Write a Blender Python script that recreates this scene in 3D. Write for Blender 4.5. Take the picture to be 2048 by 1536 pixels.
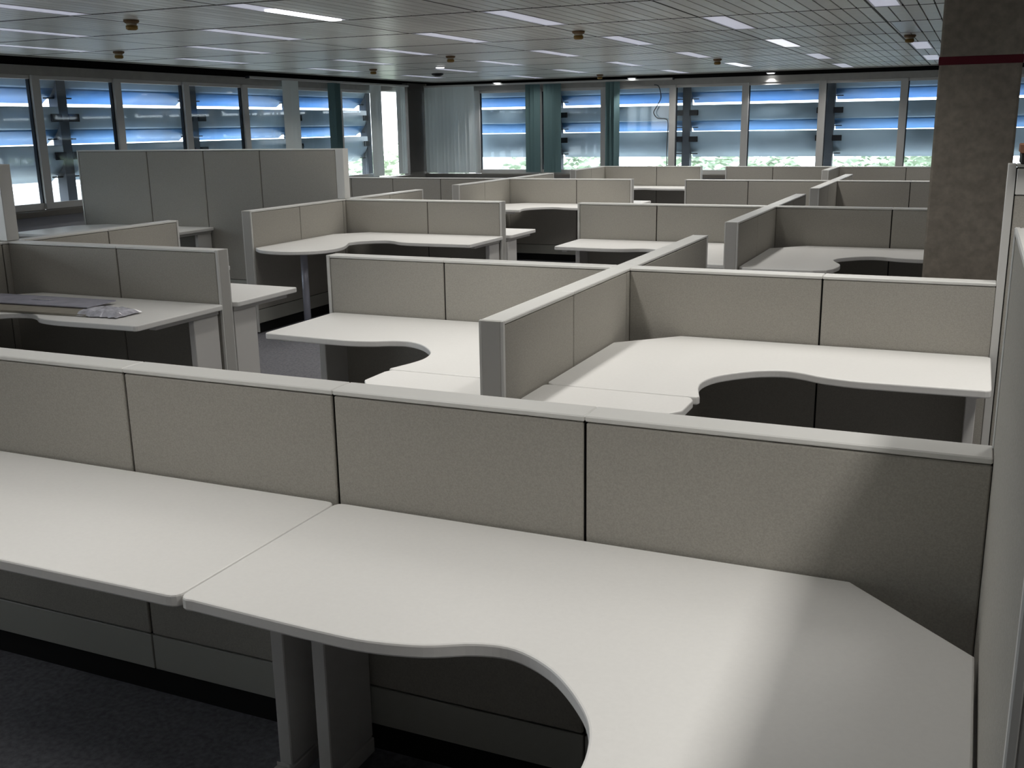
import bpy, bmesh, math, random
from mathutils import Matrix, Vector
random.seed(7)
SC = bpy.context.scene
COL = SC.collection
for o in list(bpy.data.objects): bpy.data.objects.remove(o)

# ------------------------------------------------------------------ camera
F_PX, W_PX = 2063.2, 2048.0
yaw, pit, rol = math.radians(-24.146), math.radians(14.047), math.radians(0.8876)
fwd = Vector((math.sin(yaw)*math.cos(pit), math.cos(yaw)*math.cos(pit), -math.sin(pit)))
rgt = Vector((math.cos(yaw), -math.sin(yaw), 0)); dwn = fwd.cross(rgt)
r2 = rgt*math.cos(rol)+dwn*math.sin(rol); d2 = -rgt*math.sin(rol)+dwn*math.cos(rol)
cam = bpy.data.cameras.new('camera'); camo = bpy.data.objects.new('camera', cam); COL.objects.link(camo)
M = Matrix((r2, -d2, -fwd)).transposed().to_4x4(); M.translation = Vector((0, 0, 1.70))
camo.matrix_world = M
cam.sensor_width = 36.0; cam.lens = 36.0*F_PX/W_PX; cam.clip_start = .05; cam.clip_end = 300
SC.camera = camo

# ------------------------------------------------------------------ sky, exposure
world = bpy.data.worlds.new('overcast_sky'); SC.world = world; world.use_nodes = True
wn = world.node_tree.nodes; wl = world.node_tree.links
bg = wn['Background']; bg.inputs[0].default_value = (.88, .94, 1.0, 1); bg.inputs[1].default_value = 6.0
vs = SC.view_settings
vs.view_transform = 'Standard'; vs.look = 'None'; vs.gamma = 1.0; vs.use_curve_mapping = False; vs.exposure = 0.0
LAMP_W = 13.0            # watts of one ceiling luminaire

# ------------------------------------------------------------------ materials
def mat(name, col, rough=.6, spec=.3, metal=0., noise=0., nscale=40., bump=0., bscale=300., emit=None, estr=0.):
    m = bpy.data.materials.new(name); m.use_nodes = True
    nt = m.node_tree; b = nt.nodes['Principled BSDF']
    b.inputs['Base Color'].default_value = (*col, 1); b.inputs['Roughness'].default_value = rough
    b.inputs['Specular IOR Level'].default_value = spec; b.inputs['Metallic'].default_value = metal
    tc = nt.nodes.new('ShaderNodeTexCoord')
    if noise:
        n = nt.nodes.new('ShaderNodeTexNoise'); n.inputs['Scale'].default_value = nscale; n.inputs['Detail'].default_value = 4
        r = nt.nodes.new('ShaderNodeValToRGB')
        r.color_ramp.elements[0].position = .3; r.color_ramp.elements[1].position = .7
        r.color_ramp.elements[0].color = (*[c*(1-noise) for c in col], 1)
        r.color_ramp.elements[1].color = (*[min(1, c*(1+noise)) for c in col], 1)
        nt.links.new(tc.outputs['Object'], n.inputs['Vector']); nt.links.new(n.outputs['Fac'], r.inputs['Fac'])
        nt.links.new(r.outputs['Color'], b.inputs['Base Color'])
    if bump:
        n2 = nt.nodes.new('ShaderNodeTexNoise'); n2.inputs['Scale'].default_value = bscale
        bp = nt.nodes.new('ShaderNodeBump'); bp.inputs['Strength'].default_value = bump; bp.inputs['Distance'].default_value = .002
        nt.links.new(tc.outputs['Object'], n2.inputs['Vector']); nt.links.new(n2.outputs['Fac'], bp.inputs['Height'])
        nt.links.new(bp.outputs['Normal'], b.inputs['Normal'])
    if emit:
        b.inputs['Emission Color'].default_value = (*emit, 1); b.inputs['Emission Strength'].default_value = estr
    return m
M_FAB = mat('partition_fabric', (.395, .377, .336), .95, .05, noise=.10, nscale=260, bump=.35, bscale=700)
M_CAP = mat('painted_rail', (.71, .705, .675), .38, .45)
M_TRIM = mat('painted_trim', (.62, .615, .59), .4, .4)
M_END = mat('painted_end_cap', (.46, .45, .425), .5, .3)
M_KICK = mat('painted_kick_plate', (.42, .42, .38), .5, .3)
M_DARK = mat('dark_recess', (.02, .02, .02), .9, .05)
M_TOP = mat('white_laminate', (.80, .79, .765), .42, .35, noise=.012, nscale=90)
M_LEG = mat('grey_painted_steel', (.66, .645, .62), .45, .35)
M_POLE = mat('satin_steel_pole', (.42, .43, .50), .35, .5, metal=.4)
M_CARPET = mat('carpet', (.165, .165, .178), .98, .02, noise=.22, nscale=60, bump=.5, bscale=500)
M_PLANK = mat('ceiling_metal', (.62, .615, .585), .34, .5, noise=.05, nscale=6)
M_PLANK2 = mat('ceiling_metal_worn', (.56, .555, .53), .38, .5, noise=.05, nscale=6)
M_RUN = mat('dark_grid_runner', (.03, .028, .024), .6, .2)
M_PLENUM = mat('dark_plenum', (.012, .012, .012), .9, .02)
M_HOUS = mat('luminaire_white', (.72, .72, .76), .4, .4)
M_WALL = mat('white_wall_paint', (.62, .63, .68), .8, .1)
M_WALLB = mat('unseen_wall_dark_grey', (.11, .107, .10), .85, .1)
M_WALLC = mat('unseen_wall_mid_grey', (.34, .33, .31), .85, .1)
M_BEAM = mat('window_beam', (.36, .355, .335), .7, .2, noise=.06, nscale=8)
M_FRAME = mat('window_frame_aluminium', (.52, .515, .50), .45, .4)
M_GASKET = mat('black_gasket', (.03, .035, .045), .6, .2)
M_LEDGE = mat('sill_board', (.15, .14, .125), .6, .2)
M_CONC = mat('column_plaster', (.23, .205, .172), .9, .08, noise=.16, nscale=22, bump=.4, bscale=120)
M_MAROON = mat('maroon_band', (.085, .008, .016), .6, .2)
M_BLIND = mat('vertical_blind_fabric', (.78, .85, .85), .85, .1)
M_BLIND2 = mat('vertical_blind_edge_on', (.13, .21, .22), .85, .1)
M_POST = mat('corner_post_paint', (.105, .098, .092), .8, .1)
M_BRACKET = mat('black_bracket', (.02, .02, .025), .6, .2)
M_SUPPORT = mat('louvre_support_steel', (.10, .11, .13), .6, .2)
M_DETB = mat('detector_base', (.16, .10, .055), .6, .2)
M_DETN = mat('detector_neck', (.42, .36, .28), .6, .2)
M_DETC = mat('detector_cup', (.22, .13, .03), .5, .3)
M_BLACK = mat('black_plastic', (.012, .012, .012), .5, .3)
M_BOXB = mat('brown_cardboard', (.20, .10, .065), .8, .1, noise=.1, nscale=12)
M_SHEET = mat('grey_board_film', (.40, .40, .48), .25, .6, noise=.12, nscale=9)
M_SHEET2 = mat('kraft_board', (.26, .24, .20), .6, .3, noise=.12, nscale=14)
M_FOIL = mat('clear_plastic_film', (.52, .52, .58), .12, .8, noise=.25, nscale=30)
M_LEAF = mat('leaf', (.50, .58, .46), .7, .2, noise=.4, nscale=3)
M_BARK = mat('bark', (.16, .12, .09), .9, .1)
M_GROUND = mat('outdoor_ground', (.35, .36, .33), .9, .05, noise=.2, nscale=.5)
M_FACADE = mat('facade_white', (.82, .82, .86), .8, .1)
M_FACLINE = mat('facade_joint', (.5, .5, .56), .8, .1)
M_LOUV = mat('louvre_grey_blue', (.52, .645, .76), .35, .5, noise=.05, nscale=2.5)
M_LOUVLIT = mat('louvre_painted_blue_light', (.17, .37, .70), .3, .5, noise=.05, nscale=2.5)  # blue outdoor light on the lower blade, put into the colour
M_CABLE = mat('grey_cable', (.08, .09, .10), .6, .2)
def emitter(name, col, s):
    return mat(name, (.8, .8, .85), .4, .3, emit=col, estr=s)
M_DIFF = emitter('diffuser_low_glare', (.80, .82, 1.0), .34)
M_DIFFH = emitter('diffuser_edge_glow', (1, 1, 1), 1.0)
M_DIFFB = emitter('diffuser_lit', (1, 1, 1), 3.0)
M_DIFFW = emitter('diffuser_pale', (.92, .94, 1.0), .85)
M_DIFFO = mat('diffuser_unlit', (.50, .51, .56), .3, .5)
M_SPOT = emitter('downlight_lens', (1, 1, 1), 5.0)
def glass():
    m = bpy.data.materials.new('window_glass'); m.use_nodes = True; nt = m.node_tree
    for n in list(nt.nodes): nt.nodes.remove(n)
    out = nt.nodes.new('ShaderNodeOutputMaterial'); mx = nt.nodes.new('ShaderNodeMixShader')
    tr = nt.nodes.new('ShaderNodeBsdfTransparent'); tr.inputs[0].default_value = (.93, .96, .97, 1)
    gl = nt.nodes.new('ShaderNodeBsdfGlossy'); gl.inputs['Roughness'].default_value = .03
    fr = nt.nodes.new('ShaderNodeFresnel'); ge = nt.nodes.new('ShaderNodeNewGeometry')
    mr = nt.nodes.new('ShaderNodeMapRange'); mr.inputs['To Min'].default_value = 1.40; mr.inputs['To Max'].default_value = 1/1.40
    nt.links.new(ge.outputs['Backfacing'], mr.inputs['Value']); nt.links.new(mr.outputs[0], fr.inputs['IOR'])
    nt.links.new(fr.outputs[0], mx.inputs[0]); nt.links.new(tr.outputs[0], mx.inputs[1]); nt.links.new(gl.outputs[0], mx.inputs[2])
    nt.links.new(mx.outputs[0], out.inputs['Surface']); return m
M_GLASS = glass()

# ------------------------------------------------------------------ builders
CACHE = {}
def link(o, parent=None):
    COL.objects.link(o)
    if parent is not None: o.parent = parent
    return o
def tag(o, label=None, cat=None, group=None, kind=None):
    if label: o['label'] = label
    if cat: o['category'] = cat
    if group: o['group'] = group
    if kind: o['kind'] = kind
    return o
def thing(name, label, cat, loc, group=None, kind=None):
    o = bpy.data.objects.new(name, None); o.location = loc; o.empty_display_size = .1
    link(o); return tag(o, label, cat, group, kind)
def wloc(o):
    v = Vector(o.location); p = o.parent
    while p is not None: v += Vector(p.location); p = p.parent
    return v
def finish(name, me, m, parent, loc):
    me.materials.append(m) if not me.materials else None
    o = bpy.data.objects.new(name, me)
    o.location = Vector(loc) - (wloc(parent) if parent is not None else Vector((0, 0, 0)))
    return link(o, parent)
def box(name, lo, hi, m, parent=None, bev=0.):
    """axis-aligned box given in world coordinates, origin at its base centre"""
    s = [round(hi[i]-lo[i], 4) for i in range(3)]
    key = (tuple(s), m.name, round(bev, 4))
    me = CACHE.get(key)
    if me is None:
        bm = bmesh.new(); bmesh.ops.create_cube(bm, size=1)
        for v in bm.verts: v.co = Vector((v.co.x*s[0], v.co.y*s[1], (v.co.z+.5)*s[2]))
        if bev > 0: bmesh.ops.bevel(bm, geom=bm.edges[:], offset=min(bev, min(s)*.45), segments=2 if bev > .004 else 1, affect='EDGES', profile=.6)
        me = bpy.data.meshes.new(name); bm.to_mesh(me); bm.free(); me.materials.append(m); CACHE[key] = me
    return finish(name, me, m, parent, ((lo[0]+hi[0])/2, (lo[1]+hi[1])/2, lo[2]))
def from_bm(name, bm, m, parent, loc=(0, 0, 0), smooth=False):
    bmesh.ops.recalc_face_normals(bm, faces=bm.faces[:])
    me = bpy.data.meshes.new(name); bm.to_mesh(me); bm.free(); me.materials.append(m)
    if smooth:
        for p in me.polygons: p.use_smooth = True
    return finish(name, me, m, parent, loc)
def boxes_bm(lst):
    bm = bmesh.new()
    for lo, hi in lst:
        r = bmesh.ops.create_cube(bm, size=1)
        for v in r['verts']: v.co = Vector([(lo[i]+hi[i])/2+v.co[i]*(hi[i]-lo[i]) for i in range(3)])
    return bm
def cyl_bm(bm, c, r, h, seg=20, r2=None, axis='Z'):
    res = bmesh.ops.create_cone(bm, cap_ends=True, segments=seg, radius1=r, radius2=r if r2 is None else r2, depth=h)
    for v in res['verts']: v.co = Vector((v.co.x+c[0], v.co.y+c[1], v.co.z+c[2]+h/2))
def catmull(pts, n=6):
    out = []
    for i in range(len(pts)-1):
        p0, p1, p2, p3 = pts[max(i-1, 0)], pts[i], pts[i+1], pts[min(i+2, len(pts)-1)]
        for k in range(n):
            t = k/n
            out.append(tuple(.5*((2*p1[j])+(-p0[j]+p2[j])*t+(2*p0[j]-5*p1[j]+4*p2[j]-p3[j])*t*t+(-p0[j]+3*p1[j]-3*p2[j]+p3[j])*t**3) for j in (0, 1)))
    out.append(pts[-1]); return out
def rounded(poly, rad):
    """round the corners of a polygon given as [(x, y, r)]"""
    out = []; n = len(poly)
    for i in range(n):
        p = poly[i]; r = p[2] if len(p) > 2 else rad
        if r <= 0: out.append((p[0], p[1])); continue
        a, b, c = Vector(poly[i-1][:2]), Vector(p[:2]), Vector(poly[(i+1) % n][:2])
        u, w = (a-b).normalized(), (c-b).normalized()
        ang = math.acos(max(-1, min(1, u.dot(w))))
        d = min(r/math.tan(ang/2), (a-b).length*.45, (c-b).length*.45)
        s, e = b+u*d, b+w*d
        for k in range(5):
            t = k/4; q = s*(1-t)**2+b*2*t*(1-t)+e*t*t
            out.append((q.x, q.y))
    return out
def slab(name, poly, z0, z1, m, parent, er=.005):
    """flat board of any outline with a softened edge; poly counter-clockwise or not, world xy"""
    n = len(poly); P = [Vector((p[0], p[1])) for p in poly]
    area = sum(P[i].x*P[(i+1) % n].y-P[(i+1) % n].x*P[i].y for i in range(n))
    if area < 0: P.reverse()
    cx = sum(p.x for p in P)/n; cy = sum(p.y for p in P)/n
    N = []
    for i in range(n):
        e1 = (P[i]-P[i-1]); e2 = (P[(i+1) % n]-P[i])
        n1 = Vector((e1.y, -e1.x)).normalized() if e1.length > 1e-7 else Vector((0, 0))
        n2 = Vector((e2.y, -e2.x)).normalized() if e2.length > 1e-7 else Vector((0, 0))
        q = n1+n2; N.append(q.normalized() if q.length > 1e-6 else n1)
    bm = bmesh.new(); rings = []
    for off, z in ((-er, z0), (-er*.3, z0+er*.3), (0, z0+er), (0, z1-er), (-er*.3, z1-er*.3), (-er, z1)):
        rings.append([bm.verts.new((P[i].x+N[i].x*off-cx, P[i].y+N[i].y*off-cy, z-z0)) for i in range(n)])
    for a, b in zip(rings, rings[1:]):
        for i in range(n): bm.faces.new((a[i], a[(i+1) % n], b[(i+1) % n], b[i]))
    bm.faces.new(rings[-1]); bm.faces.new(list(reversed(rings[0])))
    return from_bm(name, bm, m, parent, (cx, cy, z0))

# ------------------------------------------------------------------ dimensions
ZD = .734            # desk top
ZP = 1.042           # low partition top
ZT = 1.515           # tall partition top
ZC = 2.49            # ceiling
TH = .088            # partition thickness
XL, YF = -9.6, 17.44 # left and far window walls (inner face of glass line)
XR, YB = 2.6, -1.3
ROW = [4.658+3.8675*i for i in range(4)]
XC = (-1.5137, -5.5888)   # centre lines of the two visible spine walls
HL = 1.50

# ------------------------------------------------------------------ room shell
tag(box('floor', (XL-.3, YB-.2, -.12), (XR+.2, YF+.3, 0), M_CARPET), kind='structure')
tag(box('wall_back_unseen', (XL-.3, YB-.2, 0), (XR+.2, YB, 2.9), M_WALLC), kind='structure')  # unseen wall, pulled in to block bounce, mid grey for low fill
tag(box('wall_right_unseen', (XR, YB, 0), (XR+.2, YF+.3, 2.9), M_WALLB), kind='structure')  # unseen wall, pulled in and darkened to cut bounce light
ZS, ZH = .915, 2.292     # glass from .. to
wl_ = tag(box('wall_left', (XL-.3, YB, 0), (XL, YF+.3, .80), M_WALL), kind='structure')
wf_ = tag(box('wall_far', (XL, YF, 0), (XR, YF+.3, .80), M_WALL), kind='structure')
tag(box('trim_1', (XL-.25, YB, ZH+.03), (XL+.03, YF, 2.42), M_BEAM), kind='structure')
tag(box('trim_2', (XL+.03, YF-.03, ZH+.03), (XR, YF+.25, 2.42), M_BEAM), kind='structure')
tag(box('trim_3', (XL-.3, YB, 2.42), (XL+.02, YF, 2.9), M_PLENUM), kind='structure')
tag(box('trim_4', (XL+.02, YF-.02, 2.42), (XR, YF+.3, 2.9), M_PLENUM), kind='structure')
tag(box('trim_5', (XL-.02, YB, .80), (XL+.16, YF-.16, .862), M_LEDGE, bev=.004), kind='structure')
tag(box('trim_6', (XL-.02, YF-.16, .80), (XR, YF+.02, .862), M_LEDGE, bev=.004), kind='structure')

# ceiling of metal strips in 1.27 m bays
CX0, CY0, CM = -2.08, 8.25, 1.27
PW = CM/12
ceil = tag(box('ceiling', (XL-.3, YB-.2, 2.9), (XR+.2, YF+.3, 3.0), M_PLENUM), kind='structure')
CEX0, CEX1, CEY0, CEY1 = -9.18, XR-.02, YB+.02, 17.26
def light_cell(k, j): return (k+j) % 2 == 0
planks = []
k0 = math.floor((CEX0-CX0)/CM)-1; k1 = math.ceil((CEX1-CX0)/CM)+1
j0 = math.floor((CEY0-CY0)/CM)-1; j1 = math.ceil((CEY1-CY0)/CM)+1
for j in range(j0, j1):
    ya, yb = max(CY0+j*CM+.014, CEY0), min(CY0+(j+1)*CM-.014, CEY1)
    if yb-ya < .05: continue
    for k in range(k0, k1):
        for s in range(12):
            if light_cell(k, j) and s < 2 and yb-ya > 1.2: continue
            xa, xb = CX0+k*CM+s*PW+(.010 if s == 0 else .0045), CX0+k*CM+(s+1)*PW-(.010 if s == 11 else .0045)
            if xa < CEX0 or xb > CEX1: continue
            planks.append((xa, xb, ya, yb))
def in_view(p):
    c = Vector(((p[0]+p[1])/2, (p[2]+p[3])/2, ZC))-Vector((0, 0, 1.7))
    d = c.dot(fwd)
    if d < .5: return None
    u = 1024+F_PX*c.dot(r2)/d; v = 768+F_PX*c.dot(d2)/d
    return d if (-60 < u < 1900 and -25 < v < 160) else None
vis = sorted([(in_view(p), p) for p in planks if in_view(p) is not None])
near = set(p for d, p in vis[:300])
for d, p in vis[:300]:
    box('ceiling_plank', (p[0], p[2], ZC), (p[1], p[3], ZC+.012), random.choice((M_PLANK, M_PLANK, M_PLANK, M_PLANK2)), ceil, bev=.0015)
rest = boxes_bm([((p[0], p[2], ZC), (p[1], p[3], ZC+.012)) for p in planks if p not in near])
tag(from_bm('ceiling_strips', rest, M_PLANK, ceil), kind='stuff')
for j in range(j0, j1+1):
    y = CY0+j*CM
    if CEY0+.02 < y < CEY1-.02: box('grid_runner', (CEX0, y-.0125, ZC-.0015), (CEX1, y+.0125, ZC+.012), M_RUN, ceil)
for k in range(k0, k1+1):
    x = CX0+k*CM
    if CEX0+.02 < x < CEX1-.02: box('grid_runner', (x-.007, CEY0, ZC-.0005), (x+.007, CEY1, ZC+.010), M_RUN, ceil)
tag(box('trim_7', (CEX0-.03, YB, ZC-.012), (CEX0, CEY1, ZC+.10), M_BEAM), kind='structure')
tag(box('trim_8', (CEX0, CEY1, ZC-.012), (XR, CEY1+.03, ZC+.10), M_BEAM), kind='structure')

# ------------------------------------------------------------------ ceiling luminaires
BRIGHT = {(-2, -2): 'B', (-1, 5): 'W', (0, 2): 'W', (0, 4): 'D', (1, 1): 'O', (1, 3): 'D'}
LEVEL = {(2, -6): 1.25, (0, -6): .66, (-2, -6): .12, (-4, -6): .1, (1, -5): .25, (-1, -5): .25, (-3, -5): .05, (0, -4): .85, (2, -4): .95, (-2, -4): .10,
         (-1, -3): .45, (-3, -3): .08, (1, -3): .8, (0, -2): .45, (2, -2): .05, (-2, -2): 1.2, (-4, -2): .15, (1, -1): .05, (-1, -1): .60, (-3, -1): .25, (-5, -1): .05}
def lamp_level(k, j, ya):
    if (k, j) in LEVEL: return LEVEL[(k, j)]
    if ya < .1: return 0
    if k <= -3: return .3 if ya < 8 else .5
    return .6 if k >= 1 else .9
def add_lamp(name, loc, sx, sy, watts, parent, spread=130):
    l = bpy.data.lights.new(name, 'AREA'); l.shape = 'RECTANGLE'; l.size = sx; l.size_y = sy
    l.energy = watts; l.color = (1.0, .975, .93); l.spread = math.radians(spread)
    o = bpy.data.objects.new(name, l); o.location = Vector(loc)-wloc(parent); link(o, parent); return o
for j in range(j0, j1):
    ya = CY0+j*CM; yb = ya+CM
    if ya < CEY0-.01 or yb > CEY1+.01: continue
    for k in range(k0, k1):
        if not light_cell(k, j): continue
        xa = CX0+k*CM+.006; xb = xa+2*PW-.008
        if xa < CEX0 or xb > CEX1: continue
        st = BRIGHT.get((k, j), 'D')
        lab = {'D': 'narrow recessed ceiling light with pale lavender diffuser', 'B': 'brightly lit white ceiling light nearest above the low grey partition',
               'W': 'recessed ceiling light with whiter, brighter diffuser', 'O': 'unlit grey ceiling light panel near the round column'}[st]
        zone = 'left' if xa < -7 else 'far' if ya > 13 else 'column' if xa > -1.2 and ya > 5 else 'desks' if ya < 5 else 'middle'
        where = {'left': 'near the left windows', 'far': 'near the far windows', 'column': 'near the column', 'desks': 'above the large wavy desk', 'middle': 'over the middle desk rows'}[zone]
        grp = 'ceiling lights '+where
        if st == 'D': lab = 'narrow ceiling light with pale lavender diffuser '+where
        if (k, j) == (0, 2): lab = 'bright white ceiling light in the second row out from the column'
        if (k, j) == (-1, 5): lab = 'short bright white ceiling light close to the far windows'
        if st == 'B': lab = 'brightest white ceiling light, with its lamp burning along half its length'
        if st == 'O': lab = 'unlit grey ceiling light panel beside a brown detector and the column'
        t = thing('ceiling_light', lab, 'ceiling light', ((xa+xb)/2, (ya+yb)/2, ZC), grp if st == 'D' else None)
        w = .012
        hs = [((xa+.004, ya+.0135, ZC-.002), (xa+w+.004, yb-.0135, ZC+.06)), ((xb-w-.004, ya+.0135, ZC-.002), (xb-.004, yb-.0135, ZC+.06)),
              ((xa+w+.004, ya+.0135, ZC-.002), (xb-w-.004, ya+.0135+w, ZC+.06)), ((xa+w+.004, yb-.0135-w, ZC-.002), (xb-w-.004, yb-.0135, ZC+.06))]
        lo = (Vector(((xa+xb)/2, (ya+yb)/2, ZC)))
        from_bm('housing', boxes_bm([(Vector(a)-lo, Vector(b)-lo) for a, b in hs]), M_HOUS, t, lo)
        md = {'D': M_DIFF, 'B': M_DIFF, 'W': M_DIFFW, 'O': M_DIFFO}[st]
        box('diffuser', (xa+w+.005, ya+w+.0145, ZC+.002), (xb-w-.005, yb-w-.0145, ZC+.010), md, t)
        if st == 'B':
            box('lamp_tube', (xb-.135, ya+.40, ZC-.010), (xb-.035, yb-.06, ZC+.001), M_DIFFB, t, bev=.004)
        if st != 'O':
            f = lamp_level(k, j, ya)
            if f > 0: add_lamp('lamp', ((xa+xb)/2, (ya+yb)/2, ZC-.008), xb-xa-.05, CM-.08, LAMP_W*f, t)

# detectors and round downlights
def lathe_part(name, prof, m, parent, loc, seg=16):
    bm = bmesh.new(); rings = []
    for r, z in prof:
        rings.append([bm.verts.new((r*math.cos(2*math.pi*i/seg), r*math.sin(2*math.pi*i/seg), z)) for i in range(seg)])
    for a, b in zip(rings, rings[1:]):
        for i in range(seg): bm.faces.new((a[i], a[(i+1) % seg], b[(i+1) % seg], b[i]))
    bm.faces.new(rings[0]); bm.faces.new(rings[-1])
    return from_bm(name, bm, m, parent, loc, True)
for (x, y, lab) in [(-5.746, 6.133, 'brown detector between the brightest ceiling light and the left windows'), (-8.071, 8.395, 'brown detector close to the ceiling edge along the left windows'),
        (-3.287, 8.858, 'brown detector above the desks left of the column row spine'), (-5.676, 11.075, 'brown detector near the round glowing ceiling lamp'),
        (-.724, 11.098, 'brown detector beside the unlit grey light panel near the column'), (-3.188, 13.693, 'brown detector near the short bright light by the far windows'),
        (-7.77, 12.815, 'brown detector not far from the small black ceiling fitting'), (-5.788, 16.6, 'brown detector at the ceiling edge over the far window blinds')]:
    t = thing('smoke_detector', lab, 'detector', (x, y, ZC), 'ceiling detectors')
    lathe_part('base', [(.055, -.002), (.055, -.014), (.045, -.022)], M_DETB, t, (x, y, ZC))
    lathe_part('neck', [(.038, -.022), (.036, -.040)], M_DETN, t, (x, y, ZC))
    lathe_part('cup', [(.042, -.040), (.042, -.062), (.030, -.070)], M_DETC, t, (x, y, ZC))
t = thing('ceiling_speaker', 'small black round fitting on the ceiling near the corner windows', 'fitting', (-7.669, 14.514, ZC))
lathe_part('body', [(.09, 0), (.09, -.02), (.06, -.035)], M_BLACK, t, (-7.669, 14.514, ZC)); lathe_part('grille', [(.05, -.035), (.045, -.042)], M_GASKET, t, (-7.669, 14.514, ZC))
for i, (x, y, z, lab) in enumerate([(-6.763, 12.879, ZC, 'round glowing lamp set in the ceiling strips'), (-7.93, 17.24, 2.45, 'round downlight over the left edge of the far window wall, above folded blinds'),
                   (-5.45, 17.24, 2.45, 'round downlight above the far pane with a hanging cable'), (-3.17, 17.33, 2.465, 'round downlight washing the beam over the far windows, beside no blinds')]):
    t = thing('downlight', lab, 'downlight', (x, y, z))
    lathe_part('ring', [(.075, .0), (.075, -.012), (.06, -.014)], M_HOUS, t, (x, y, z))
    lathe_part('lens', [(.058, -.0141), (.055, -.022)], M_SPOT, t, (x, y, z))
    if i:
        l = bpy.data.lights.new('lamp', 'SPOT'); l.energy = 34; l.spot_size = math.radians(110); l.spot_blend = .6; l.shadow_soft_size = .04
        o = bpy.data.objects.new('lamp', l); o.location = (0, 0, -.03); link(o, t)

# ------------------------------------------------------------------ windows
WB = 1.21
MF = [-1.16-WB*i for i in range(-5, 7)]           # mullion centres of far wall (x)
MLy = [8.67+WB*i for i in range(-5, 7)]           # mullion centres of left wall (y)
wi = 0
def window_far(xa, xb):
    global wi; wi += 1
    o = thing('window_%d' % wi, None, None, ((xa+xb)/2, YF, ZS), kind='structure')
    y0, y1 = YF-.005, YF+.055
    box('mullion', (xa-.055, y0-.03, ZS-.05), (xa+.055, y1, ZH+.03), M_FRAME, o, bev=.004)
    box('rail', (xa+.055, y0, ZH-.015), (xb-.055, y1, ZH+.03), M_FRAME, o, bev=.003)
    box('rail', (xa+.055, y0, ZS-.053), (xb-.055, y1, ZS+.02), M_FRAME, o, bev=.003)
    box('gasket', (xa+.055, y0+.005, ZS+.02), (xa+.068, y1-.01, ZH-.015), M_GASKET, o)
    box('pane', (xa+.056, YF+.02, ZS+.02), (xb-.056, YF+.026, ZH-.015), M_GLASS, o)
def window_left(ya, yb):
    global wi; wi += 1
    o = thing('window_%d' % wi, None, None, (XL, (ya+yb)/2, ZS), kind='structure')
    x1, x0 = XL+.005, XL-.055
    box('mullion', (x0, ya-.055, ZS-.05), (x1+.03, ya+.055, ZH+.03), M_FRAME, o, bev=.004)
    box('rail', (x0, ya+.055, ZH-.015), (x1, yb-.055, ZH+.03), M_FRAME, o, bev=.003)
    box('rail', (x0, ya+.055, ZS-.053), (x1, yb-.055, ZS+.02), M_FRAME, o, bev=.003)
    box('gasket', (x0+.01, yb-.068, ZS+.02), (x1-.005, yb-.055, ZH-.015), M_GASKET, o)
    box('pane', (XL-.026, ya+.056, ZS+.02), (XL-.02, yb-.056, ZH-.015), M_GLASS, o)
mf = sorted(MF)
for a, b in zip(mf, mf[1:]):
    if a > -9.0 and b < XR+.3: window_far(a, b)
for a, b in zip(MLy, MLy[1:]):
    if b < 17.0: window_left(a, b)
# corner post, built of two leaves
t = thing('corner_post', 'dark painted post in the corner between the two window walls', 'post', (XL+.08, YF-.25, .863))
box('shaft', (XL+.006, YF-.68, .863), (XL+.13, YF-.07, 2.47), M_POST, t, bev=.006)
box('shaft_edge', (XL+.006, YF-.069, .863), (XL+.16, YF-.006, 2.47), M_CONC, t, bev=.004)
box('shaft_foot', (XL+.131, YF-.66, .863), (XL+.138, YF-.08, .90), M_LEDGE, t)

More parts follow.
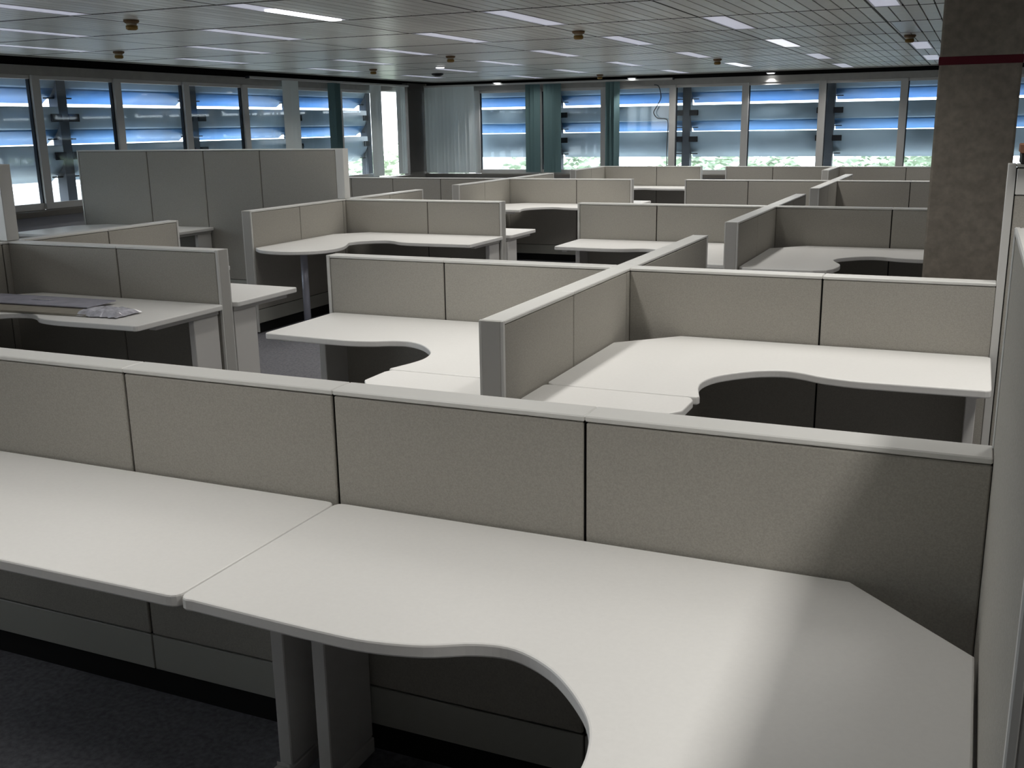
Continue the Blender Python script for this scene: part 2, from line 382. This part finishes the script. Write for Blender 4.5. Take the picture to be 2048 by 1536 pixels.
# blind rails and vertical blinds
t = thing('blind_rail', 'long grey blind rail along the left window head', 'blind rail', (XL+.13, 14.6, 2.40))
box('track', (XL+.10, 12.25, 2.402), (XL+.16, YF-.69, 2.432), M_FRAME, t, bev=.003); box('end_cap', (XL+.098, 12.235, 2.400), (XL+.162, 12.25, 2.434), M_GASKET, t)
t = thing('blind_rail', 'long grey blind rail along the far window head', 'blind rail', (-7, YF-.13, 2.40))
box('track', (XL+.17, YF-.16, 2.402), (-4.76, YF-.10, 2.432), M_FRAME, t, bev=.003); box('end_cap', (-4.76, YF-.162, 2.400), (-4.745, YF-.098, 2.434), M_GASKET, t)
def blind(label, pts, wid, ang, m, axis, ztop=2.40, zbot=.895):
    """hanging slats; pts = positions along the wall; ang = turn of each slat from the wall plane"""
    c = sum(pts)/len(pts)
    loc = (c, YF-.13, zbot) if axis == 'x' else (XL+.13, c, zbot)
    t = thing('vertical_blind', label, 'blind', loc)
    key = ('slat', wid, ztop, zbot, m.name)
    if key not in CACHE:
        bm = bmesh.new(); n = 5
        f = [bm.verts.new((-wid/2+wid*i/(n-1), .006*math.cos((i-(n-1)/2)/(n-1)*math.pi), 0)) for i in range(n)]
        g = [bm.verts.new((v.co.x, v.co.y, ztop-zbot)) for v in f]
        f2 = [bm.verts.new((v.co.x, v.co.y+.0012, 0)) for v in f]; g2 = [bm.verts.new((v.co.x, v.co.y+.0012, ztop-zbot)) for v in f]
        for i in range(n-1):
            bm.faces.new((f[i], f[i+1], g[i+1], g[i])); bm.faces.new((f2[i+1], f2[i], g2[i], g2[i+1]))
            bm.faces.new((f[i+1], f[i], f2[i], f2[i+1])); bm.faces.new((g[i], g[i+1], g2[i+1], g2[i]))
        bm.faces.new((f[0], g[0], g2[0], f2[0])); bm.faces.new((g[-1], f[-1], f2[-1], g2[-1]))
        bmesh.ops.recalc_face_normals(bm, faces=bm.faces[:])
        me = bpy.data.meshes.new('slat'); bm.to_mesh(me); bm.free(); me.materials.append(m); CACHE[key] = me
    for p in pts:
        o = bpy.data.objects.new('slat', CACHE[key])
        o.location = Vector((p, YF-.13, zbot) if axis == 'x' else (XL+.13, p, zbot))-Vector(loc)
        o.rotation_euler.z = math.radians(ang+random.uniform(-4, 4)) + (math.pi/2 if axis == 'y' else 0)
        link(o, t)
    return t
blind('closed pale vertical blind of many slats beside the corner post', [-9.38+.075*i for i in range(13)], .105, 14, M_BLIND, 'x', zbot=.875)
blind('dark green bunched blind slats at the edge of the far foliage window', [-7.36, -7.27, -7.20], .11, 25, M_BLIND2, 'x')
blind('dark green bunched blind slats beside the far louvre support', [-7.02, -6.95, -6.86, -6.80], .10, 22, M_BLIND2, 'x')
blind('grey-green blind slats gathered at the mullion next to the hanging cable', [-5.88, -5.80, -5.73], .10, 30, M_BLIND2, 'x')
blind('pale grey blind slat standing beside the left louvre windows', [13.14, 13.24, 13.34], .14, -20, M_BLIND, 'y')
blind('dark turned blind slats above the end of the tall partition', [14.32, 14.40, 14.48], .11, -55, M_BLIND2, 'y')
blind('pale blind slat at the left side of the bright open window', [15.57, 15.66, 15.75], .12, -25, M_BLIND, 'y')
blind('pale blind slat between the bright open window and the corner post', [16.42, 16.50, 16.58], .10, -20, M_BLIND, 'y')

# hanging cable at the far window
cp = catmull([(-5.10, 2.33), (-5.02, 2.30), (-4.98, 2.12), (-5.05, 1.98), (-5.10, 1.88), (-5.03, 1.79), (-4.90, 1.775), (-4.85, 1.70), (-4.86, 1.3), (-4.85, .93)], 6)
bm = bmesh.new(); rr = []
for i, (x, z) in enumerate(cp):
    a, b = cp[max(i-1, 0)], cp[min(i+1, len(cp)-1)]
    tn = Vector((b[0]-a[0], 0, b[1]-a[1])).normalized(); sd = Vector((0, 1, 0)).cross(tn)
    rr.append([bm.verts.new(Vector((x, YF-.06, z))+(sd*math.cos(q*1.0472)+Vector((0, 1, 0))*math.sin(q*1.0472))*.008) for q in range(6)])
for a, b in zip(rr, rr[1:]):
    for i in range(6): bm.faces.new((a[i], a[(i+1) % 6], b[(i+1) % 6], b[i]))
co = from_bm('hanging_cable', bm, M_CABLE, None, (0, 0, 0), True)
tag(co, 'thin dark cable dangling in a loop in front of the far window', 'cable')

# ------------------------------------------------------------------ sun louvres outside
PROF = [(.30, 0), (.295, -.07), (.30, -.14), (.32, -.21), (.36, -.28), (.42, -.345), (.50, -.395), (.54, -.425)]
def louvre(a, b, ztop, axis):
    L = b-a; low = LZ.index(ztop) == 2; key = ('louv', round(L, 3), axis, low)
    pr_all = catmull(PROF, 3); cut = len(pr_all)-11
    for key_, pr, mm, nm in ((key, pr_all if low else pr_all[:cut+1], M_LOUV, 'blade'), (key+('blue_light_band',), pr_all[cut:], M_LOUVLIT, 'blue_light_band')):
        if key_ in CACHE: continue
        bm = bmesh.new(); n = len(pr); rows = []
        for s in (-L/2, L/2):
            for dd in (0, .02):
                rows.append([bm.verts.new((s, d+dd, z) if axis == 'x' else (-(d+dd), s, z)) for d, z in pr])
        a0, a1, b0, b1 = rows
        for i in range(n-1):
            bm.faces.new((a0[i], b0[i], b0[i+1], a0[i+1])); bm.faces.new((a1[i+1], b1[i+1], b1[i], a1[i]))
            bm.faces.new((a0[i], a0[i+1], a1[i+1], a1[i])); bm.faces.new((b0[i+1], b0[i], b1[i], b1[i+1]))
        bm.faces.new((a0[0], a1[0], b1[0], b0[0])); bm.faces.new((a0[-1], b0[-1], b1[-1], a1[-1]))
        bmesh.ops.recalc_face_normals(bm, faces=bm.faces[:])
        me = bpy.data.meshes.new(nm); bm.to_mesh(me); bm.free(); me.materials.append(mm)
        for p in me.polygons: p.use_smooth = p.area > .02
        CACHE[key_] = me
    loc = ((a+b)/2, YF, ztop) if axis == 'x' else (XL, (a+b)/2, ztop)
    tier = {0: 'upper', 1: 'middle', 2: 'lowest'}[LZ.index(ztop)]
    side = 'far' if axis == 'x' else 'left'
    t = thing('sun_louvre', '%s curved blue sun louvre outside the %s windows' % (tier, side), 'louvre', loc, '%s louvres outside the %s windows' % (tier, side))
    finish('blade', CACHE[key], M_LOUV, t, loc)
    if tier != 'lowest': finish('blue_light_band', CACHE[key+('blue_light_band',)], M_LOUVLIT, t, loc)  # lower stretch of the same blade, tinted as if lit from below
    for s in (a+.06, b-.06):
        if axis == 'x':
            box('bracket', (s-.075, YF+.265, ztop-.17), (s+.075, YF+.293, ztop-.08), M_BRACKET, t, bev=.004)
            box('clip', (s-.055, YF+.34, ztop-.375), (s+.055, YF+.40, ztop-.36), M_BRACKET, t)
        else:
            box('bracket', (XL-.293, s-.075, ztop-.17), (XL-.265, s+.075, ztop-.08), M_BRACKET, t, bev=.004)
            box('clip', (XL-.40, s-.055, ztop-.375), (XL-.34, s+.055, ztop-.36), M_BRACKET, t)
LZ = [2.462, 1.995, 1.560]
SXF = [-9.35, -6.99, -4.63, -2.28, .08, 2.44]
SYL = [4.85, 7.08, 9.32, 11.58, 13.85, 16.1]
for a, b in zip(SXF, SXF[1:]):
    for z in LZ: louvre(a+.07, b-.07, z, 'x')
for a, b in zip(SYL, SYL[1:]):
    for z in LZ: louvre(a+.07, b-.07, z, 'y')
for i, s in enumerate(SXF):
    t = thing('louvre_support', 'dark steel louvre post standing outside the far windows', 'post', (s, YF+.3, -1), 'louvre posts outside the far windows')
    box('post', (s-.068, YF+.30, -4), (s+.068, YF+.44, 2.9), M_SUPPORT, t); box('foot_plate', (s-.12, YF+.26, .52), (s+.12, YF+.50, .56), M_SUPPORT, t)
for i, s in enumerate(SYL):
    t = thing('louvre_support', 'dark steel louvre post standing outside the left windows', 'post', (XL-.37, s, -1), 'louvre posts outside the left windows')
    box('post', (XL-.44, s-.068, -4), (XL-.30, s+.068, 2.9), M_SUPPORT, t); box('foot_plate', (XL-.50, s-.12, .52), (XL-.26, s+.12, .56), M_SUPPORT, t)

# ------------------------------------------------------------------ outdoors
tag(box('ground', (-90, -60, -4.2), (90, 110, -4.0), M_GROUND), kind='structure')
def tree(label, x, y, top, rad, n=2600, leaf=.28):
    t = thing('leafy_tree', label, 'tree', (x, y, -4))
    bm = bmesh.new()
    cz = top-rad*.75
    for i in range(n):
        while True:
            v = Vector((random.uniform(-1, 1), random.uniform(-1, 1), random.uniform(-1, 1)))
            if .35 < v.length < 1: break
        lump = 1+.16*math.sin(5*v.x+1.3*x)*math.cos(4*v.y+y)
        c = Vector((v.x*rad*1.15*lump, v.y*rad*lump, cz+4+v.z*rad*.75*lump))
        q = Matrix.Rotation(random.uniform(0, 6.28), 3, 'Z') @ Matrix.Rotation(random.uniform(.2, 1.5), 3, 'X')
        s = leaf*random.uniform(.6, 1.2)
        pts = [c+q @ Vector(p)*s for p in ((-.5, 0, 0), (0, -.28, .05), (.5, 0, 0), (0, .28, .05))]
        bm.faces.new([bm.verts.new(p) for p in pts])
    me = bpy.data.meshes.new('foliage'); bm.to_mesh(me); bm.free(); me.materials.append(M_LEAF)
    tag(finish('foliage', me, M_LEAF, t, (x, y, -4)), kind='stuff')
    bm = bmesh.new(); cyl_bm(bm, (0, 0, 0), .22, cz+4, 10, .12); from_bm('trunk', bm, M_BARK, t, (x, y, -4), True)
TL = ['bright leafy tree seen under the louvres by the closed blind', 'sunlit tree seen below the louvres at the second far window', 'pale leafy tree behind the pane with the hanging cable',
      'pale tree seen through the gap between far partitions', 'light green tree behind the windows above the crossing partitions', 'bright tree behind the windows next to the column', 'leafy tree low in the bright open window at the corner']
for lab, (x, y, top, r) in zip(TL, [(-13.6, 24, 1.30, 1.65), (-9.3, 24, 1.2, 1.65), (-5.3, 24, 1.35, 1.68), (-1.4, 24, 1.30, 1.65), (2.5, 24, 1.30, 1.62), (6.7, 24, 1.35, 1.62), (-19.5, 30, .75, 2.6)]): tree(lab, x, y, top, r)
t = thing('outdoor_building', 'bright white neighbouring building seen low through the left window', 'building', (-24, 12, -4))
box('facade', (-27, 2, -4), (-24, 22, 1.3), M_FACADE, t)
for yy in range(4, 22, 2): box('facade_joint', (-24.0, yy-.06, -4), (-23.96, yy+.06, 1.3), M_FACLINE, t)

# ------------------------------------------------------------------ partitions
GAP = .004
def partition(label, axis, start, line, segs, top=ZP, caps=(True, True), band=False, group=None, post=None, plain=(), e=.018):
    """wall run along axis 'x' or 'y'. start = lower coordinate along the axis, line = low face across it."""
    tot = sum(segs); tall = top > 1.2
    def B(nm, a, b, c, d, z0, z1, m, par, bev=0.):      # a..b along, c..d across
        return box(nm, (a, c, z0), (b, d, z1), m, par, bev) if axis == 'x' else box(nm, (c, a, z0), (d, b, z1), m, par, bev)
    loc = (start+tot/2, line+TH/2, 0) if axis == 'x' else (line+TH/2, start+tot/2, 0)
    t = thing('tall_partition' if tall else 'low_partition', label, 'partition', loc, group)
    a0 = start+(e if caps[0] else 0); a1 = start+tot-(e if caps[1] else 0)
    B('core_frame', a0, a1, line+.012, line+TH-.012, .0, top-.016, M_DARK, t)
    p = start
    for i, s in enumerate(segs):
        q = p+s
        x0, x1 = max(p, a0), min(q, a1)
        B('cap_rail', x0+.0005, x1-.0005, line-.002, line+TH+.002, top-.014, top, M_CAP, t, .003)
        if i in plain:
            p = q; continue
        x0 -= GAP-.001 if (i == 0 and not caps[0]) else 0; x1 += GAP-.001 if (i == len(segs)-1 and not caps[1]) else 0
        for c, d in ((line, line+.012), (line+TH-.012, line+TH)):
            if band:
                B('fabric_panel', x0+GAP, x1-GAP, c, d, .205, top-.125, M_FAB, t, .003)
                B('header_panel', x0+GAP, x1-GAP, c-.004 if c == line else c, d if c == line else d+.004, top-.122, top-.018, M_CAP, t, .003)
            else:
                B('fabric_panel', x0+GAP, x1-GAP, c, d, .205, top-.017, M_FAB, t, .003)
            B('kick_plate', x0+GAP*.5, x1-GAP*.5, c, d, .085, .200, M_KICK, t, .002)
        p = q
    for f, a, b in ((caps[0], start, start+e), (caps[1], start+tot-e, start+tot)):
        if f:
            B('end_cap', a, b, line+.008, line+TH-.008, .01, top-.0005, M_END, t, .002)
            B('end_trim', a, b, line-.003, line+.008, .01, top, M_TRIM, t, .002)
            B('end_trim', a, b, line+TH-.008, line+TH+.003, .01, top, M_TRIM, t, .002)
    if post:
        a, b = post
        B('end_post', a, b, line-.002, line+TH+.002, ZP+.003, top, M_TRIM, t, .003)
    return t
def xr(i): return XC[i]+TH/2
def xl(i): return XC[i]-TH/2
Y1 = 2.180
# nearest run and the tall panel at its right
partition('long low grey partition behind the seamed pair of straight and wavy white desks', 'x', -3.79, Y1, [.705, .882, .713, .697, .8675], caps=(True, False))
partition('tall grey partition beside the angled corner of the large wavy desk', 'y', 1.02, .075, [1.248], 1.492, caps=(True, True))
YS = [.706, .706, .176, .706, .706]
def spine(i, row, label, segs=YS, near=None):
    y0 = ROW[row]+TH/2-HL if near is None else near
    return partition(label, 'y', y0, XC[i]-TH/2, segs)
# row 0
spine(0, 0, 'low spine partition whose end faces the long low partition, between two desks with returns')
partition('low partition behind the wavy white desk with a return beside the open carpet aisle', 'x', -3.170, ROW[0], [.710, .9017], caps=(True, False))
partition('low partition behind the wide wavy desk, ending at the tall grey partition', 'x', xr(0)+.0005, ROW[0], [.880, .6920], caps=(False, False))
partition('tall grey partition with light header band carrying a brown box', 'x', .103, ROW[0], [.90, .72, .72], ZT+.008, caps=(True, True), band=True, e=.030)
spine(1, 0, 'low spine partition in front of the tall wide partition, by the desk with film-wrapped boards')
partition('low partition behind the desk with film-wrapped boards on it', 'x', xr(1)+.0005, ROW[0], [.888, .757], caps=(False, True))
partition('tall partition whose pale end post stands by the left window sill', 'x', -8.9, ROW[0], [.95, .72, .70, .896], ZT, caps=(True, False), post=(xl(1)+.001, xr(1)))
# row 1
spine(0, 1, 'low spine partition with square end beside the desk that the column cuts off')
partition('low partition with white left end, in the column row beside its spine', 'x', -3.170, ROW[1], [.710, .9017], caps=(True, False))
partition('dark low partition behind the desk that the column cuts off', 'x', xr(0)+.0005, ROW[1], [.880, .700], caps=(False, True))
spine(1, 1, 'low spine partition beside the desk with a rounded end and pole leg')
partition('low partition behind the desk with a rounded end and pole leg', 'x', xr(1)+.0005, ROW[1], [.888, .757], caps=(False, True))
partition('tall wide grey partition in front of the left louvred windows', 'x', -8.93, ROW[1], [.97, .74, .70, .886], ZT, caps=(True, False), post=(xl(1)+.001, xr(1)))
# row 2
spine(0, 2, 'low spine partition of the row just beyond the column, light square end')
partition('low partition beyond the column row, between a dark kneehole and a spine', 'x', -3.235, ROW[2], [.760, .9167], caps=(True, False))
partition('low partition beyond the column row, right of its spine and passing behind the column', 'x', xr(0)+.0005, ROW[2], [.780, .70], caps=(False, True))
spine(1, 2, 'low spine partition with pale end, just beyond the desk with a rounded end')
partition('low partition behind the wavy desk beyond the rounded desk', 'x', xr(1)+.0005, ROW[2], [.92, .725], caps=(False, True))
partition('low partition seen past the end post of the tall wide partition, under the corner post', 'x', -8.65, ROW[2], [.70, .66, .735, .921], caps=(True, False))
# row 3
partition('short low spine partition of the window row, under the dark green blinds', 'y', 14.90, XC[1]-TH/2-.03, [.71, .738], caps=(True, True))
partition('low partition of the window row under the pane with the hanging cable', 'x', xr(1)-.0295, ROW[3], [.868, .72], caps=(False, True))
partition('low partition of the window row beside the gap showing the sill', 'x', -3.607, ROW[3], [.725, .886], caps=(True, False))
partition('short low spine partition of the window row, near the column', 'y', 15.03, -1.9955, [.66, .656], caps=(True, True))
partition('low partition of the window row, running behind the column', 'x', -1.907, ROW[3], [.93, .72, .35], caps=(False, True))

# ------------------------------------------------------------------ desks
CURVE = [(1.30, .624), (1.18, .628), (1.08, .626), (.97, .602), (.88, .558), (.80, .548), (.71, .590), (.63, .668), (.58, .745), (.557, .84), (.565, .93), (.592, 1.03)]
OFF = .0065
def desk(label, corner, sx, sy, L, kind='return', legs=True, group=None, dend=.622):
    cx, cy = corner[0]+sx*OFF, corner[1]+sy*OFF
    t = thing('office_desk', label, 'desk', (cx+sx*L/2, cy+sy*.35, 0), group)
    W = lambda p: (cx+sx*p[0], cy+sy*p[1])
    dv = dend-.622
    CUR = [(p[0], p[1]+dv*max(0, min(1, (p[0]-.56)/.4))) for p in CURVE]
    cur = catmull(CUR, 5)
    if kind == 'straight':
        poly = rounded([(0, 0, .03), (L, 0, .03), (L, dend, .03), (0, dend, .03)], .03)
    elif kind == 'peninsula_round':
        tail = catmull([(.557, .84), (.600, .93), (.66, 1.06), (.70, 1.20), (.69, 1.36), (.62, 1.48), (.48, 1.565), (.30, 1.585), (.14, 1.54), (.03, 1.45)], 5)
        poly = rounded([(0, .25, 0), (.25, 0, 0), (L, 0, .03), (L, dend, .03)], .03)+catmull(CUR[:10], 5)[:-1]+tail+[(0, 1.42)]
    elif kind == 'peninsula':
        tail = catmull([(.557, .84), (.59, .95), (.63, 1.06), (.64, 1.18), (.62, 1.32)], 5)
        poly = rounded([(0, .25, 0), (.25, 0, 0), (L, 0, .03), (L, dend, .03)], .03)+catmull(CUR[:10], 5)[:-1]+tail+[(.585, 1.40), (.50, 1.435), (.10, 1.45), (.03, 1.43), (0, 1.39)]
    else:
        poly = rounded([(0, .25, 0), (.25, 0, 0), (L, 0, .03), (L, dend, .03)], .03)+cur+[(.600, 1.055), (.594, 1.073), (.03, 1.073), (.008, 1.06), (0, 1.04)]
    slab('worktop', [W(p) for p in poly], ZD-.030, ZD, M_TOP, t)
    if kind == 'return':
        rp = rounded([(0, 1.080, .025), (.575, 1.080, .02), (.592, 1.12, .02), (.592, 1.27, .03), (.55, 1.33, .03), (0, 1.33, .025)], .03)
        slab('return_top', [W(p) for p in rp], ZD-.030, ZD, M_TOP, t)
    def P(nm, u0, u1, v0, v1, z0, z1, m, par, bev=.003):
        (x0, y0), (x1, y1) = W((u0, v0)), W((u1, v1))
        return box(nm, (min(x0, x1), min(y0, y1), z0), (max(x0, x1), max(y0, y1), z1), m, par, bev)
    if legs:
        u = L-.062
        g = P('leg', u-.020, u+.020, .012, .215, .060, .676, M_LEG, t)
        P('foot', u-.024, u+.024, .012, .50, .012, .058, M_LEG, g)
        P('arm', u-.018, u+.028, .012, .52, .678, .703, M_LEG, g)
        P('side_panel', u-.0205, u+.0205, .225, .2275, .06, .07, M_LEG, g)
    if kind in ('return', 'plain'):
        ve = 1.28 if kind == 'return' else 1.02
        g = P('leg', .012, .20, ve-.04, ve, .060, .676, M_LEG, t)
        P('foot', .012, .48, ve-.045, ve+.003, .012, .058, M_LEG, g)
        P('arm', .012, .50, ve-.04, ve+.005, .678, .703, M_LEG, g)
    if kind.startswith('peninsula'):
        x, y = W((.36, 1.20) if kind == 'peninsula' else (.40, 1.30))
        bm = bmesh.new(); cyl_bm(bm, (0, 0, .012), .030, ZD-.030-.012-.001, 20); g = from_bm('leg', bm, M_POLE, t, (x, y, 0), True)
        bm = bmesh.new(); cyl_bm(bm, (0, 0, 0), .045, .012, 20); from_bm('foot', bm, M_POLE, g, (x, y, 0))
    return t
desk('large white desk with wavy front edge, its angled corner at the tall partition', (.075, Y1), -1, -1, 1.5590, 'plain')
t = desk('straight white desk joined to the large wavy desk along a thin seam', (-3.075, Y1), 1, -1, 1.5755, 'straight', dend=.615)
desk('white desk with round cut-out and return, beside the open carpet aisle', (xl(0), ROW[0]), -1, -1, 1.575, 'return')
desk('wide white desk with wavy cut-out and return, against the tall grey partition', (xr(0), ROW[0]), 1, -1, 1.572, 'return')
desk('white desk carrying film-wrapped flat boards', (xr(1), ROW[0]), 1, -1, 1.66, 'plain', dend=.70)
desk('white desk whose end sticks out behind the desk with boards', (xr(1), ROW[0]+TH), 1, 1, 1.675, 'return', dend=.60)
desk('white desk with rounded end on a steel pole', (xr(1), ROW[1]), 1, -1, 1.66, 'peninsula_round', dend=.70)
desk('white desk end poking out behind the partition of the rounded desk', (xr(1), ROW[1]+TH), 1, 1, 1.69, 'plain', dend=.60)
desk('white desk in the column row, left of the square-ended spine', (xl(0), ROW[1]), -1, -1, 1.585, 'return')
desk('white desk with angled corner and cut-out, cut off by the column', (xr(0), ROW[1]), 1, -1, 1.16+.42, 'peninsula')
desk('white desk end under the tall wide partition', (-8.85, ROW[1]), 1, -1, 1.70, 'plain')
desk('white wavy desk over a wide dark kneehole, beyond the rounded desk', (xr(1), ROW[2]), 1, -1, 1.65, 'plain')
desk('sliver of white desk end beyond the wavy desk over the wide kneehole', (xr(1), ROW[2]+TH), 1, 1, 1.69, 'plain', dend=.60)
desk('white desk front of the window row, above a narrow dark kneehole', (xr(1)-.03, ROW[3]), 1, -1, 1.60, 'plain')

# ------------------------------------------------------------------ column and small things
t = thing('column', 'dark grey plastered column with a maroon band', 'column', (-.045, 6.52, 0))
box('shaft', (-.252, 6.32, 0), (.160, 6.74, 2.90), M_CONC, t, bev=.012)
box('band', (-.256, 6.316, 1.985), (.164, 6.744, 2.028), M_MAROON, t, bev=.002)
t = thing('storage_box', 'brown lidded box on top of the tall grey partition', 'box', (.42, ROW[0]+TH/2, ZT+.008))
box('body', (.145, ROW[0]-.06, ZT+.008), (.62, ROW[0]+TH+.08, ZT+.05), M_BLACK, t, bev=.003)
box('lid', (.14, ROW[0]-.065, ZT+.05), (.625, ROW[0]+TH+.085, ZT+.085), M_BOXB, t, bev=.003)
box('handle', (.34, ROW[0]-.075, ZT+.06), (.42, ROW[0]-.065, ZT+.07), M_BLACK, t)

# boards wrapped in film on the left desk
t = thing('wrapped_board', 'lower kraft-coloured board with crumpled clear film at its end', 'board', (-4.75, 4.16, ZD))
slab('board', [(-5.20, 4.02), (-4.33, 4.075), (-4.30, 4.29), (-5.22, 4.27)], ZD+.001, ZD+.013, M_SHEET2, t, .002)
bm = bmesh.new(); nx, ny = 12, 8; g = []
for i in range(nx):
    r = []
    for j in range(ny):
        u, w = i/(nx-1), j/(ny-1)
        x = -4.40+.27*u+random.uniform(-.008, .008); y = 4.065+.19*w+.02*u+random.uniform(-.006, .006)
        z = .017+.018*math.sin(3.1*u)*math.sin(3.1*w)+random.uniform(0, .016) if 0 < j < ny-1 and i < nx-1 else .003+random.uniform(0, .006)
        r.append(bm.verts.new((x+4.27, y-4.16, z)))
    g.append(r)
for i in range(nx-1):
    for j in range(ny-1):
        bm.faces.new((g[i][j], g[i+1][j], g[i+1][j+1])); bm.faces.new((g[i][j], g[i+1][j+1], g[i][j+1]))
from_bm('plastic_film', bm, M_FOIL, t, (-4.27, 4.16, ZD+.001))
t = thing('flat_board', 'bluish grey film-covered board lying on top of the kraft board', 'board', (-5.0, 4.3, ZD+.015))
slab('board', [(-5.45, 4.16), (-4.47, 4.215), (-4.50, 4.46), (-5.45, 4.42)], ZD+.0165, ZD+.0245, M_SHEET, t, .002)
slab('film_fold', [(-4.99, 4.30), (-4.86, 4.31), (-4.85, 4.34), (-4.99, 4.335)], ZD+.0250, ZD+.0290, M_FOIL, t, .001)
